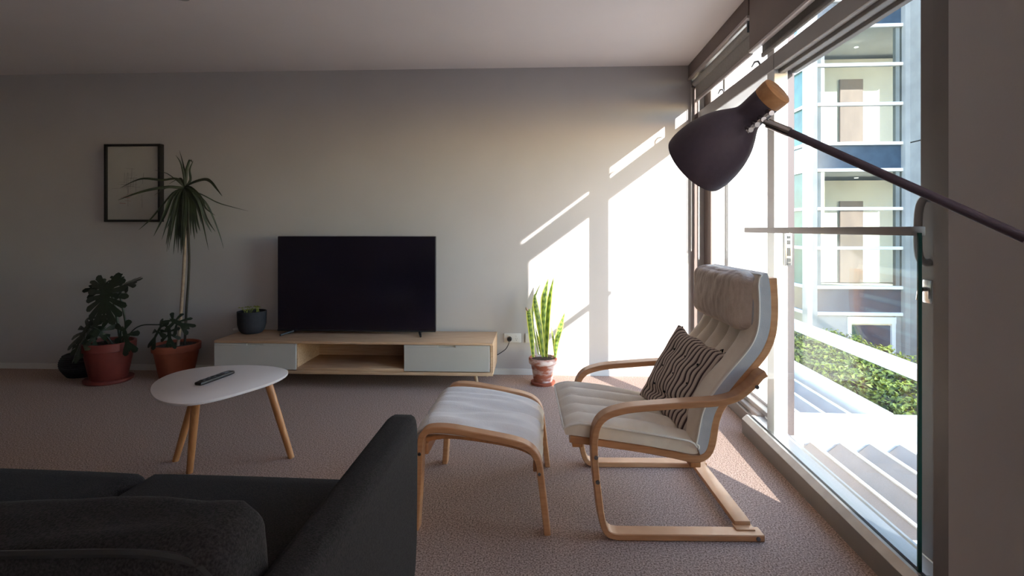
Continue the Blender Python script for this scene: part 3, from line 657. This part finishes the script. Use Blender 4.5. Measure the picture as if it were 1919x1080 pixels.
# monstera
MX, MY = -3.29, 3.79
mo = thing('monstera', (MX, MY, 0), label='dark split-leaf monstera in a red-brown clay pot with saucer', cat='potted plant')
clay(0, 0, .172, .30, mo, M['terracotta_red'])
def mpt(px_, py_, y=0.0):
    zc = (MY+y)*.9977 - MX*.068; k = zc/1000
    return Vector(((px_-204)*k*1.06, y, 1.14-(py_-429)*k))
def monstera_leaf(base, tip, width, normal, root, lobes=6, droop=.25, split=.55):
    mb = MB(); b = Vector(base); t = Vector(tip); ax = (t-b); L_ = ax.length; ax.normalize(); n_ = Vector(normal); n_ = (n_-ax*n_.dot(ax)).normalized(); s_ = ax.cross(n_).normalized()
    def pt(u, v):     # u along 0..1, v across -1..1
        wv = width/2
        return b+ax*(u*L_)+s_*(v*wv)-n_*(droop*L_*(abs(v)**2*.5+u*u*.35))
    def half(u): u = max(0.0, min(1, u)); return (math.sin(math.pi*min(1, (u*.93+.07)))**.62)
    for sg in (-1, 1):
        vs = []; fs = []
        for k in range(lobes):
            f0 = k/max(1, lobes-1); th = R(22+118*f0)                 # lobes fan out from the tip side round to the base
            root_u = .50-.32*f0; ln = (.62-.16*f0)
            du, dv = math.cos(th), math.sin(th); wv = L_/(width/2)
            hw0, hw1 = .030, (.105 if split < .6 else .15)
            i0 = len(vs)
            for j, (t, w_) in enumerate(((0, hw0), (.3, hw0+.03), (.6, hw1*.8), (.88, hw1), (1.0, hw1*.35))):
                for e in (-1, 1):
                    u = root_u+du*ln*t-dv*e*w_*.9*.8; v = (dv*ln*t+du*e*w_*.9)*wv*min(1, width/L_/1.15)
                    vs.append(pt(u, sg*max(0, v)))
            for j in range(4): fs.append((i0+2*j, i0+2*j+1, i0+2*j+3, i0+2*j+2))
        mb.raw(vs, fs)
    mb.raw([pt(0, 0), pt(.2, .16), pt(.5, .16), pt(.72, .12), pt(.86, 0), pt(.72, -.12), pt(.5, -.16), pt(.2, -.16)], [(0, 1, 7), (1, 2, 6, 7), (2, 3, 5, 6), (3, 4, 5)])
    # tip
    mb.raw([pt(.86, -.18), pt(.80, 0), pt(.86, .18), pt(1.0, 0)], [(0, 1, 2, 3)])
    o = mb.build('leaf', M['leafdark'], root); md = o.modifiers.new('s', 'SOLIDIFY'); md.thickness = .0015
    return o
def stem(root, pts, r=.006, m='leafdark'):
    mb = MB(); mb.tube(spline(pts, 5), r, 8); mb.build('stem', M[m], root, True)
stem(mo, [mpt(226, 650), mpt(222, 615), mpt(218, 570, -.02), mpt(214, 530, -.05)], .009)
stem(mo, [mpt(222, 650, .03), mpt(229, 610, .03), mpt(226, 560), mpt(222, 540, .0)], .007)
monstera_leaf(mpt(213, 527, -.06), mpt(222, 603, -.16), .44, (0, -1, .35), mo, 7, .3, .35)
monstera_leaf(mpt(222, 540, .0), mpt(262, 525, -.05), .26, (-.1, -.6, .8), mo, 5, .35)
monstera_leaf(mpt(215, 545, .02), mpt(168, 532, -.02), .24, (.1, -.7, .7), mo, 5, .35)
monstera_leaf(mpt(213, 535, .02), mpt(196, 514, .08), .2, (0, -.8, .5), mo, 5, .3)
stem(mo, [mpt(215, 650), mpt(205, 625, -.05), mpt(190, 612, -.1)], .006)
monstera_leaf(mpt(192, 608, -.08), mpt(178, 668, -.24), .17, (-.5, -.8, .4), mo, 4, .5, .9)
monstera_leaf(mpt(210, 612, -.05), mpt(184, 664, -.2), .15, (.6, -.8, .3), mo, 4, .5, .9)
stem(mo, [mpt(205, 650, .0), mpt(185, 620, .0), mpt(172, 600, .0)], .006)
monstera_leaf(mpt(176, 600, .0), mpt(150, 655, -.1), .26, (-.2, -.9, .4), mo, 5, .3)
monstera_leaf(mpt(170, 594, .03), mpt(158, 618, .0), .16, (0, -.7, .7), mo, 4, .3)
stem(mo, [mpt(228, 650), mpt(232, 625, -.03), mpt(240, 612, -.05)], .006)
monstera_leaf(mpt(243, 612, -.06), mpt(262, 659, -.1), .20, (.1, -1, .2), mo, 3, .2, 1.5)
stem(mo, [mpt(226, 650, .03), mpt(240, 622, .03), mpt(262, 609, .02), mpt(300, 607, .0), mpt(318, 600, 0)], .0045)
monstera_leaf(mpt(312, 596, .02), mpt(352, 612, -.0), .20, (.1, -.7, .7), mo, 4, .35)
monstera_leaf(mpt(303, 606, .0), mpt(290, 648, -.06), .14, (-.2, -1, .2), mo, 3, .3, 1.2)
monstera_leaf(mpt(315, 608, .0), mpt(322, 650, -.03), .16, (.2, -1, .2), mo, 4, .3)
# dark basket at the far left
bk = thing('dark_basket', (-3.62, 3.93, 0), label='dark woven basket half cut off at the left, beside the red clay pot', cat='basket')
prof = [(.0, 0)]
for i in range(12): prof += [(.105+.045*math.sin(i/11*2.6), i*.014), (.111+.045*math.sin(i/11*2.6), i*.014+.007)]
prof += [(.115, .17), (.10, .165), (.0, .15)]
MB().lathe(prof, 32).build('basket_body', M['feltpot'], bk, True)

# ------------------------------------------------------------------ coffee table and remote
TZ = .425
ct = thing('coffee_table', (-1.53, 2.42, 0), label='white pebble-shaped coffee table on three round wooden legs', cat='coffee table')
L = Vector(ct.location)
out = [(-1.766, 2.257), (-1.84, 2.37), (-1.868, 2.52), (-1.815, 2.63), (-1.71, 2.680), (-1.592, 2.705), (-1.465, 2.695), (-1.358, 2.655), (-1.300, 2.600), (-1.277, 2.52), (-1.282, 2.40), (-1.332, 2.28), (-1.382, 2.17), (-1.445, 2.10), (-1.518, 2.080), (-1.620, 2.118), (-1.70, 2.185)]
ring = []
N = len(out)
for i in range(N):
    p0, p1, p2, p3 = [Vector(out[(i+k-1) % N]) for k in range(4)]
    for k in range(4):
        t = k/4; ring.append(0.5*((2*p1)+(p2-p0)*t+(2*p0-5*p1+4*p2-p3)*t*t+(3*p1-p0-3*p2+p3)*t**3))
for _ in range(6): ring = [(ring[i-1]+ring[i]*2+ring[(i+1) % len(ring)])/4 for i in range(len(ring))]
cen = sum(ring, Vector((0, 0)))/len(ring)
mb = MB(); vs = []; n = len(ring)
for z, k in ((TZ-.014, .975), (TZ-.012, .992), (TZ-.004, 1.0), (TZ-.001, .998), (TZ, .993)):
    for p in ring: q = cen+(p-cen)*k; vs.append(Vector((q.x, q.y, z))-L)
fs = [tuple(range(n))[::-1], tuple(4*n+i for i in range(n))]+[(j*n+i, j*n+(i+1) % n, (j+1)*n+(i+1) % n, (j+1)*n+i) for j in range(4) for i in range(n)]
mb.raw(vs, fs); mb.build('table_top', M['tabletop'], ct, True)
for (tx, ty, bx_, by_) in ((-1.395, 2.555, -1.275, 2.575), (-1.70, 2.50, -1.825, 2.50), (-1.585, 2.31, -1.672, 2.385)):
    mb = MB(); a = Vector((tx, ty, TZ-.014))-L; b = Vector((bx_, by_, 0))-L; mb.tube([a, a+(b-a)*.5, b], [.019, .0175, .0145], 18); lg = mb.build('leg', M['birch_dark'], ct, True)
    mb = MB(); mb.tube([a+Vector((0, 0, .001)), a-Vector((0, 0, .012))], .028, 16); mb.build('mounting_plate', M['steel'], lg, True)

def on_table(px_, py_): 
    return None
rm = thing('remote_control', (-1.574, 2.428, TZ), R(81.5), 'black television remote control lying on the white coffee table', 'remote control')
mb = MB(); rbox(mb, (.215, .040, .018), .008, 8, mtx=Matrix.Translation((0, 0, .0095))); mb.build('remote_body', M['plastic'], rm, True)
boxobj('touch_pad', (.045, -.013, .018), (.075, .013, .0200), M['button'], rm, .001)
for i in range(5):
    for j in range(3): boxobj('button', (-.085+i*.022, -.012+j*.009, .018), (-.073+i*.022, -.006+j*.009, .0196), M['button'] if (i+j) % 3 == 0 else M['black'], rm, .0008)

# ------------------------------------------------------------------ footstool
fsx = thing('footstool', (-.495, 1.985, 0), 0, 'bent birch footstool with pale padded cushion in front of the armchair', 'footstool')
sp_pts = [(-.006, 0.0), (0.0, .10), (.006, .20), (.010, .30), (.014, .345), (.034, .374), (.075, .381), (.13, .379), (.22, .365), (.31, .350), (.385, .335), (.43, .313), (.456, .275), (.467, .21), (.480, .10), (.492, 0.0)]
for v0 in (0.0, .57):
    mb = MB(); band(mb, sp_pts, .024, v0, v0+.05); mb.build('side_frame', M['birch'], fsx, True)
for u, z in ((.022, .29), (.448, .235)):
    mb = MB(); mb.box((u-.011, .05, z-.022), (u+.011, .57, z+.022), .003); mb.build('cross_rail', M['birch'], fsx, True)
for v0 in (0.0, .57):
    for u, z in ((.462, .228), (.010, .29)):
        mb = MB(); y = v0-.001 if v0 == 0 else v0+.051; mb.tube([(u, y-.003, z), (u, y+.004, z)], .006, 12); mb.build('bolt', M['steel'], fsx, True)
for v in (.075, .525):
    mb = MB(); band(mb, [(.02, .318), (.1, .335), (.25, .322), (.38, .30), (.447, .268)], .018, v-.012, v+.012); mb.build('support_slat', M['birch_dark'], fsx, True)
def quilt(path, v0, v1, T, crown, seams, wr, m, name, root, flip=1, n=4, ends=.5, seed=0, it=4, amp=.004, freq=(9, 3), pipe=True):
    """padded cushion lofted along a (u, z) path: underside on the path, crown on the side of the normal"""
    Pp = smooth_path(spline([Vector((u, 0, z)) for u, z in path], n), it); Np = len(Pp); NV = seams*8 if seams else 32
    vs = []; fs = []; top = []; uvl = []
    lens = [0]
    for i in range(1, Np): lens.append(lens[-1]+(Pp[i]-Pp[i-1]).length)
    tot = lens[-1]; ring_n = 2*(NV+1)
    pipes = [[], []]
    for i, p in enumerate(Pp):
        d = (Pp[min(i+1, Np-1)]-Pp[max(i-1, 0)]).normalized(); nn = Vector((-d.z, 0, d.x))*flip
        s = lens[i]; e = min(s, tot-s)/.045; end = min(1, e)**.5 if e < 1 else 1
        row_t = []; row_b = []
        for j in range(NV+1):
            q = j/NV; a = min(q, 1-q); edge = min(1, a/.10); rim = edge*(2-edge)
            h = T+crown*rim*end
            if seams: h -= .022*(1-abs(math.sin(math.pi*q*seams))**.55)*rim*end
            h += amp*rim*end*nz(s*freq[0]+seed, q*freq[1]+seed, 1.3)*2
            h *= (.55+.45*end)
            v = v0+(v1-v0)*q
            row_t.append(p+nn*h+Vector((0, v, 0))); row_b.append(p+nn*.001+Vector((0, v+(.004 if q < .5 else -.004), 0)))
        vs += row_t+row_b[::-1]
        pipes[0].append(row_t[0]-Vector((0, .0015, 0))); pipes[1].append(row_t[-1]+Vector((0, .0015, 0)))
        if i in (0, Np-1): pass
    for i in range(Np-1):
        for j in range(ring_n): fs.append((i*ring_n+j, i*ring_n+(j+1) % ring_n, (i+1)*ring_n+(j+1) % ring_n, (i+1)*ring_n+j))
    fs += [(j, j+1, ring_n-2-j, ring_n-1-j) for j in range(NV)]
    b0 = (Np-1)*ring_n; fs += [(b0+j+1, b0+j, b0+ring_n-1-j, b0+ring_n-2-j) for j in range(NV)]
    mb = MB(); mb.raw(vs, fs); o = mb.build(name, m, root, True, angle=75)
    if pipe:
        loop = pipes[0]+[vs[b0+j] for j in range(NV+1)]+pipes[1][::-1]+[vs[NV-j] for j in range(NV+1)]
        mb = MB(); mb.tube(loop, .0045, 6, cap=False); mb.build('piping', M['pipe'], o, True)
    return o
quilt([(-.008, .318), (.004, .335), (.06, .345), (.2, .333), (.33, .312), (.40, .297), (.44, .270), (.455, .245)], .055, .565, .028, .012, 0, 0, M['stoolcloth'], 'seat_cushion', fsx, amp=.012, freq=(4, 11), seed=4)

# ------------------------------------------------------------------ armchair
ac = thing('armchair', (.2, 1.965, 0), R(3.0), 'bent birch cantilever armchair with quilted cream cushion facing the footstool', 'armchair')
arm_pts = [(.592, .612), (.574, .601), (.553, .576), (.52, .545), (.489, .523), (.449, .510), (.395, .502), (.327, .498), (.211, .489), (.11, .480), (.06, .470), (.021, .457), (-.006, .437), (-.022, .410), (-.029, .375), (-.031, .335), (-.029, .285), (-.023, .22), (-.015, .155), (-.006, .089), (.004, .050), (.018, .026), (.043, .015), (.09, .013), (.30, .013), (.585, .013)]
W1 = .66
for v0 in (0.0, W1-.06):
    mb = MB(); band(mb, arm_pts, .024, v0, v0+.06, it=2); mb.build('arm_frame', M['birch'], ac, True)
    for (u, z) in ((-.026, .305), (-.020, .215), (.557, .565), (.562, .013)):
        y = v0 if v0 == 0 else v0+.06; s = -1 if v0 == 0 else 1
        mb = MB(); mb.tube([(u, y+s*.0035, z), (u, y-s*.004, z)], .0075, 14); mb.build('bolt', M['steel'], ac, True)
fr_pts = [(-.115, .345), (.011, .329), (.178, .305), (.29, .284), (.345, .272), (.378, .274), (.405, .293), (.421, .330), (.429, .378), (.438, .424), (.458, .469), (.52, .553), (.584, .628), (.620, .676), (.643, .731), (.652, .785), (.654, .859), (.649, .955)]
for v0 in (.066, W1-.066-.045):
    mb = MB(); band(mb, fr_pts, .027, v0, v0+.045, it=1); mb.build('seat_rail', M['birch'], ac, True)
mb = MB(); mb.box((.50, .06, .0255), (.56, W1-.06, .045), .003); mb.build('base_rail', M['birch'], ac, True)
mb = MB(); mb.box((.495, .03, .0245), (.565, .075, .030), .002); mb.build('rail_tenon', M['birch'], ac, True)
for (u, z, a) in ((-.085, .322, 0), (.36, .248, 0)):
    mb = MB(); mb.box((u-.02, .075, z-.012), (u+.02, W1-.075, z+.012), .004); mb.build('cross_rail', M['birch_dark'], ac, True)
for (u, z) in ((.50, .50), (.575, .60)):
    mb = MB(); mb.tube([(u, .06, z), (u, W1-.06, z)], .009, 10); mb.build('cross_rail', M['birch_dark'], ac, True)
for i in range(8):       # back slats
    k = [(.475, .50), (.52, .565), (.575, .63), (.615, .69), (.637, .75), (.645, .81), (.645, .87), (.641, .93)][i]
    mb = MB(); mb.box((k[0]+.002, .10, k[1]-.02), (k[0]+.008, W1-.10, k[1]+.02), .001); mb.build('slat', M['birch_dark'], ac, True)
# cushions
seat = quilt([(-.132, .362), (-.115, .362), (.011, .346), (.178, .322), (.29, .302), (.345, .292), (.366, .296)], .058, W1-.058, .050, .022, 5, 0, M['calico'], 'seat_cushion', ac, seed=2, amp=.004, freq=(6, 6))
backp = [(.372, .292), (.392, .302), (.404, .335), (.412, .380), (.421, .428), (.442, .478), (.505, .563), (.566, .634), (.602, .682), (.625, .735), (.635, .787), (.637, .860), (.632, .940), (.622, .975)]
back = quilt(backp, .058, W1-.058, .046, .024, 5, 0, M['calico'], 'back_cushion', ac, seed=7, amp=.004, freq=(6, 6))
# gusset strip on the back cushion's sides, coloured cooler to stand for window light
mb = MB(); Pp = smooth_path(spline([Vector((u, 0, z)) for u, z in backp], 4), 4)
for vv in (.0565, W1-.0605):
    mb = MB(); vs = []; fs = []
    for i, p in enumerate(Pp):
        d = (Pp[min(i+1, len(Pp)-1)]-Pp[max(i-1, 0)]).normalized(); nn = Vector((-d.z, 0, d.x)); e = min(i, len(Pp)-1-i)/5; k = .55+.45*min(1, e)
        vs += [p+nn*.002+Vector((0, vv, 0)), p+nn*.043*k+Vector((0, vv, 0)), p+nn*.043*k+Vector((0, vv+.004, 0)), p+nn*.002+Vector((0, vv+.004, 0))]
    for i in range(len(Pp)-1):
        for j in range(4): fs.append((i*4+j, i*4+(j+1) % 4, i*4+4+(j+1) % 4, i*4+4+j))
    mb.raw(vs, fs); mb.build('side_gusset', M['calico_lit'], back, True)
# head pillow
def hdisp(w, p):
    f_ = math.sin(p[1]*14+3*nz(p[1]*3, p[0]*1.5, 2)+p[0]*1.1)*.35+math.sin(p[1]*37+6*nz(p[1]*3, p[0]*1.2, 7))*.35+nz(p[1]*10, p[0]*1.6, 5)*.8
    k = max(0, 1-abs(p[2])*0)*(1 if abs(p[1]) < .98 else .3)
    return Vector((0, 0, .007*f_*k*(1 if p[2] > 0 else .2)))+Vector((.003*nz(p[1]*5, p[2]*2, 9), 0, 0))
hm = Matrix.Translation((.560, W1/2, .862)) @ Euler((0, R(-90+3), 0)).to_matrix().to_4x4()
mb = MB(); rbox(mb, (.225, .50, .092), .042, 64, puff=.022, disp=hdisp, mtx=hm); hp = mb.build('head_pillow', M['headcloth'], ac, True, angle=80)
mb = MB(); lp = []
for k in range(60):
    a = 2*math.pi*k/60; cx, cy = math.cos(a), math.sin(a); x = math.copysign(abs(cx)**.25, cx)*.108; y = math.copysign(abs(cy)**.25, cy)*.248
    lp.append(hm @ Vector((x, y, -.020)))
mb.tube(lp+[lp[0]], .004, 6, cap=False); tag(mb.build('piping', M['calico_lit'], hp, True), 'pale piping round the head pillow')

# striped scatter cushion
cz = thing('striped_cushion', (.2, 1.965, 0), R(3.0), 'brown and cream striped tufted cushion leaning on the armchair back', 'cushion')
A = Vector((.425, .485, .668)); B = Vector((.505, .135, .640)); C_ = Vector((.352, .14, .352)); D_2 = Vector((.255, .475, .375))
cc = (A+B+C_+D_2)/4; eu = ((A-D_2)+(B-C_)).normalized(); ew = ((A-B)+(D_2-C_)); ew = (ew-eu*ew.dot(eu)).normalized(); en = ew.cross(eu)
if en.x > 0: en = -en
mtx = Matrix((( ew.x, eu.x, en.x, cc.x), (ew.y, eu.y, en.y, cc.y), (ew.z, eu.z, en.z, cc.z), (0, 0, 0, 1)))
def cdisp(w, p):
    x, y = p[0], p[1]; t = 0
    for tx in (-.5, 0, .5):
        for ty in (-.5, 0, .5):
            t += math.exp(-((x-tx)**2+(y-ty)**2)/.022)
    lat = .0022*math.sin(y*9+2*x); corner = .018*(abs(x)**6*abs(y)**6)
    crease = -.03*math.exp(-((y+.62+.1*x)/.10)**2) if p[2] > 0 else 0
    return Vector((lat, .004*math.sin(x*8), -p[2]*.011*min(t, 1)+crease*(1-x*x)))+Vector((x*corner, y*corner, 0))
mb = MB(); rbox(mb, (.375, .345, .05), .022, 40, puff=.042, disp=cdisp, mtx=mtx, uv=True); mb.build('cushion_cover', M['stripe'], cz, True, angle=80)
for tx in (-.5, 0, .5):
    for ty in (-.5, 0, .5):
        mb = MB(); q = mtx @ Vector((tx*.1875+.006*math.sin(ty*9+2*tx), ty*.1725, .047+.010*(1-abs(tx))*(1-abs(ty))*1.4-.006)); mb.tube([q-en*.006, q+en*.002], [.005, .004], 8); mb.build('tuft', M['sofa_dark'], cz, True)
for sx in (-.86, -.70, .93):
    mb = MB(); q = mtx @ Vector((sx*.19, .176, 0)); mb.tube([q, q+eu*.012+ew*.004, q+eu*.004+ew*.014], .004, 6); mb.build('corner_loop', M['sofa_dark'], cz, True)

# ------------------------------------------------------------------ sofa
so = thing('sofa', (-1.17, 1.03, 0), 0, 'charcoal grey fabric two-seat sofa in the left foreground, seen from behind', 'sofa'); L = Vector(so.location)
def sob(name, a, b, r, puff=0, n=16, disp=None, m=None, rot=None, parent=None):
    a = Vector(a); b = Vector(b); c = (a+b)/2-L; mb = MB(); mt = Matrix.Translation(c)
    if rot: mt = mt @ Euler(rot).to_matrix().to_4x4()
    rbox(mb, tuple(b-a), r, n, puff, disp, mt); return mb.build(name, m or M['sofa'], parent or so, True, angle=80)
sob('base', (-1.93, .47, .15), (-.44, 1.46, .31), .02)
sob('backrest', (-1.95, .50, .15), (-.39, .70, .60), .03)
def armshape(x0, x1):
    # side profile in (y, z): upright front with rounded corner, base tapering up from the floor
    pr = [(.44, .16), (1.44, .155), (1.475, .175), (1.492, .25), (1.500, .56), (1.494, .60), (1.475, .618), (1.44, .622), (.50, .60), (.45, .58), (.43, .52)]
    mb = MB(); n = len(pr); lay = []; b_ = .016
    cy = sum(p[0] for p in pr)/n; cz_ = sum(p[1] for p in pr)/n
    for x, k in ((x0, b_), (x0+b_*.3, b_*.3), (x0+b_, 0), (x1-b_, 0), (x1-b_*.3, b_*.3), (x1, b_)):
        lay.append([Vector((x, y-math.copysign(k, y-cy), z-math.copysign(k, z-cz_)))-L for y, z in pr])
    vs = [v for l in lay for v in l]; fs = [tuple(range(n))[::-1], tuple(5*n+i for i in range(n))]+[(j*n+i, j*n+(i+1) % n, (j+1)*n+(i+1) % n, (j+1)*n+i) for j in range(5) for i in range(n)]
    mb.raw(vs, fs); return mb.build('armrest', M['sofa'], so, True, angle=50)
armshape(-.445, -.368); armshape(-2.01, -1.935)
sob('seat_cushion', (-1.18, .70, .30), (-.447, 1.52, .425), .045, .012, 20)
sob('seat_cushion', (-1.93, .70, .30), (-1.185, 1.53, .420), .045, .012, 20)
def bd(w, p):
    k = .010*nz(p[0]*1.6+4, p[1]*1.5, p[2]*1.5)+.003*nz(p[0]*5, p[1]*2, p[2]*2)
    return Vector((.0, k, k+(.024*(p[0]) if p[2] > 0 else 0)))
for x0, x1 in ((-1.20, -.452), (-1.93, -1.205)):
    c = sob('back_cushion', (x0, .715, .345), (x1, .875, .685), .05, .0, 22, bd, rot=(R(4), 0, 0))
    mb = MB(); lp = []; cx = (x0+x1)/2; hx = (x1-x0)/2-.012
    for k in range(64):
        a = 2*math.pi*k/64; cx_, cy_ = math.cos(a), math.sin(a); x = math.copysign(abs(cx_)**.3, cx_)*hx; z = math.copysign(abs(cy_)**.3, cy_)*.160
        lp.append(Matrix.Translation(Vector((cx, .795, .515))-L) @ Euler((R(4), 0, 0)).to_matrix().to_4x4() @ Vector((x, -.070, z+.062*x)))
    mb.tube(lp+[lp[0]], .006, 6, cap=False); mb.build('piping', M['sofa_dark'], c, True)
for x, y in ((-.50, .52), (-.50, 1.38), (-1.87, .52), (-1.87, 1.38)):
    mb = MB(); mb.tube([Vector((x, y, .15))-L, Vector((x, y, 0))-L], [.022, .014], 12); mb.build('leg', M['birch_dark'], so, True)

# ------------------------------------------------------------------ floor lamp
def cp(px_, py_, zc):      # point seen at that place, at depth zc from the viewer
    xc = (px_-960)/1000*zc; return Vector((xc*.9977-.0678*zc, xc*.0678+zc*.9977, 1.14-(py_-429)/1000*zc))
la = thing('floor_lamp', (.717, .81, 0), 0, 'matt black floor lamp whose bell shade with wooden cap hangs over the armchair', 'floor lamp'); L = Vector(la.location)
cap_c = cp(1459, 169, 1.115); rim_c = cp(1303, 308, 1.275); ax = (rim_c-cap_c).normalized(); Ls = (rim_c-cap_c).length; sc = Ls/207
q = ax.to_track_quat('Z', 'Y').to_matrix().to_4x4(); mt = Matrix.Translation(cap_c-L) @ q
k = 1.115e-3
pr = [(27.5, 25), (28, 27), (27.5, 45), (27, 62), (29, 72), (35, 82), (45, 97), (54, 114), (62, 138), (66, 162), (67, 185), (65.5, 200), (64, 207)]
prof = spline([(r*(1.115+.16*s/207)*1e-3, s*sc, 0) for r, s in pr], 4); outer = [(p.x, p.y) for p in prof]
mb = MB(); inner = [(max(.001, r-.0025), s) for r, s in outer[::-1] if s > 60*sc]
mb.lathe([(.001, 25*sc)]+outer+inner[:1], 56, mt); sh = mb.build('lamp_shade', M['lampblack'], la, True)
mb = MB(); mb.lathe(inner+[(.001, 60*sc)], 48, mt); mb.build('shade_lining', M['lampwhite'], sh, True)
MB().lathe([(.0, 0), (27*k, 0), (29.5*k, 2*sc), (30*k, 8*sc), (29*k, 24*sc), (28*k, 26*sc)], 48, mt).build('wooden_cap', M['cork'], sh, True)
mb = MB(); mb.lathe([(.012, 90*sc), (.014, 120*sc), (.028, 150*sc), (.028, 165*sc), (.0, 180*sc)], 20, mt); mb.build('bulb', M['lampwhite'], sh, True)
j0 = cp(1439, 231, 1.10); j1 = cp(1480, 248, 1.075); e1 = cp(1769, 378, .88); dirn = (e1-j1).normalized(); e2 = j1+dirn*((.717-j1.x)/dirn.x)
mb = MB(); mb.tube([j0-L, j1-L], .0095, 14); mb.build('ferrule', M['chrome'], la, True)
mb = MB(); a0 = cp(1400, 247, 1.12); a1 = cp(1448, 208, 1.10); mb.tube([a0-L, a1-L], .0045, 10)
for t in (.1, .35, .6, .9): c = a0.lerp(a1, t); mb.tube([c-L-Vector((0, .009, .002)), c-L+Vector((0, .012, .006))], .0055, 10)
mb.tube([a0.lerp(a1, .6)-L, j0-L], .006, 10); mb.build('hinge_bracket', M['chrome'], la, True)
mb = MB(); mb.tube([j1-L, e2-L], .0078, 12); mb.build('lamp_arm', M['lampblack'], la, True)
mb = MB(); mb.tube([Vector((0, 0, .02)), Vector((0, 0, e2.z+.03))], .0095, 14); mb.build('pole', M['lampblack'], la, True)
MB().lathe([(.0, 0), (.13, 0), (.132, .006), (.128, .016), (.03, .022), (.012, .03), (.0, .03)], 40).build('base', M['lampblack'], la, True)
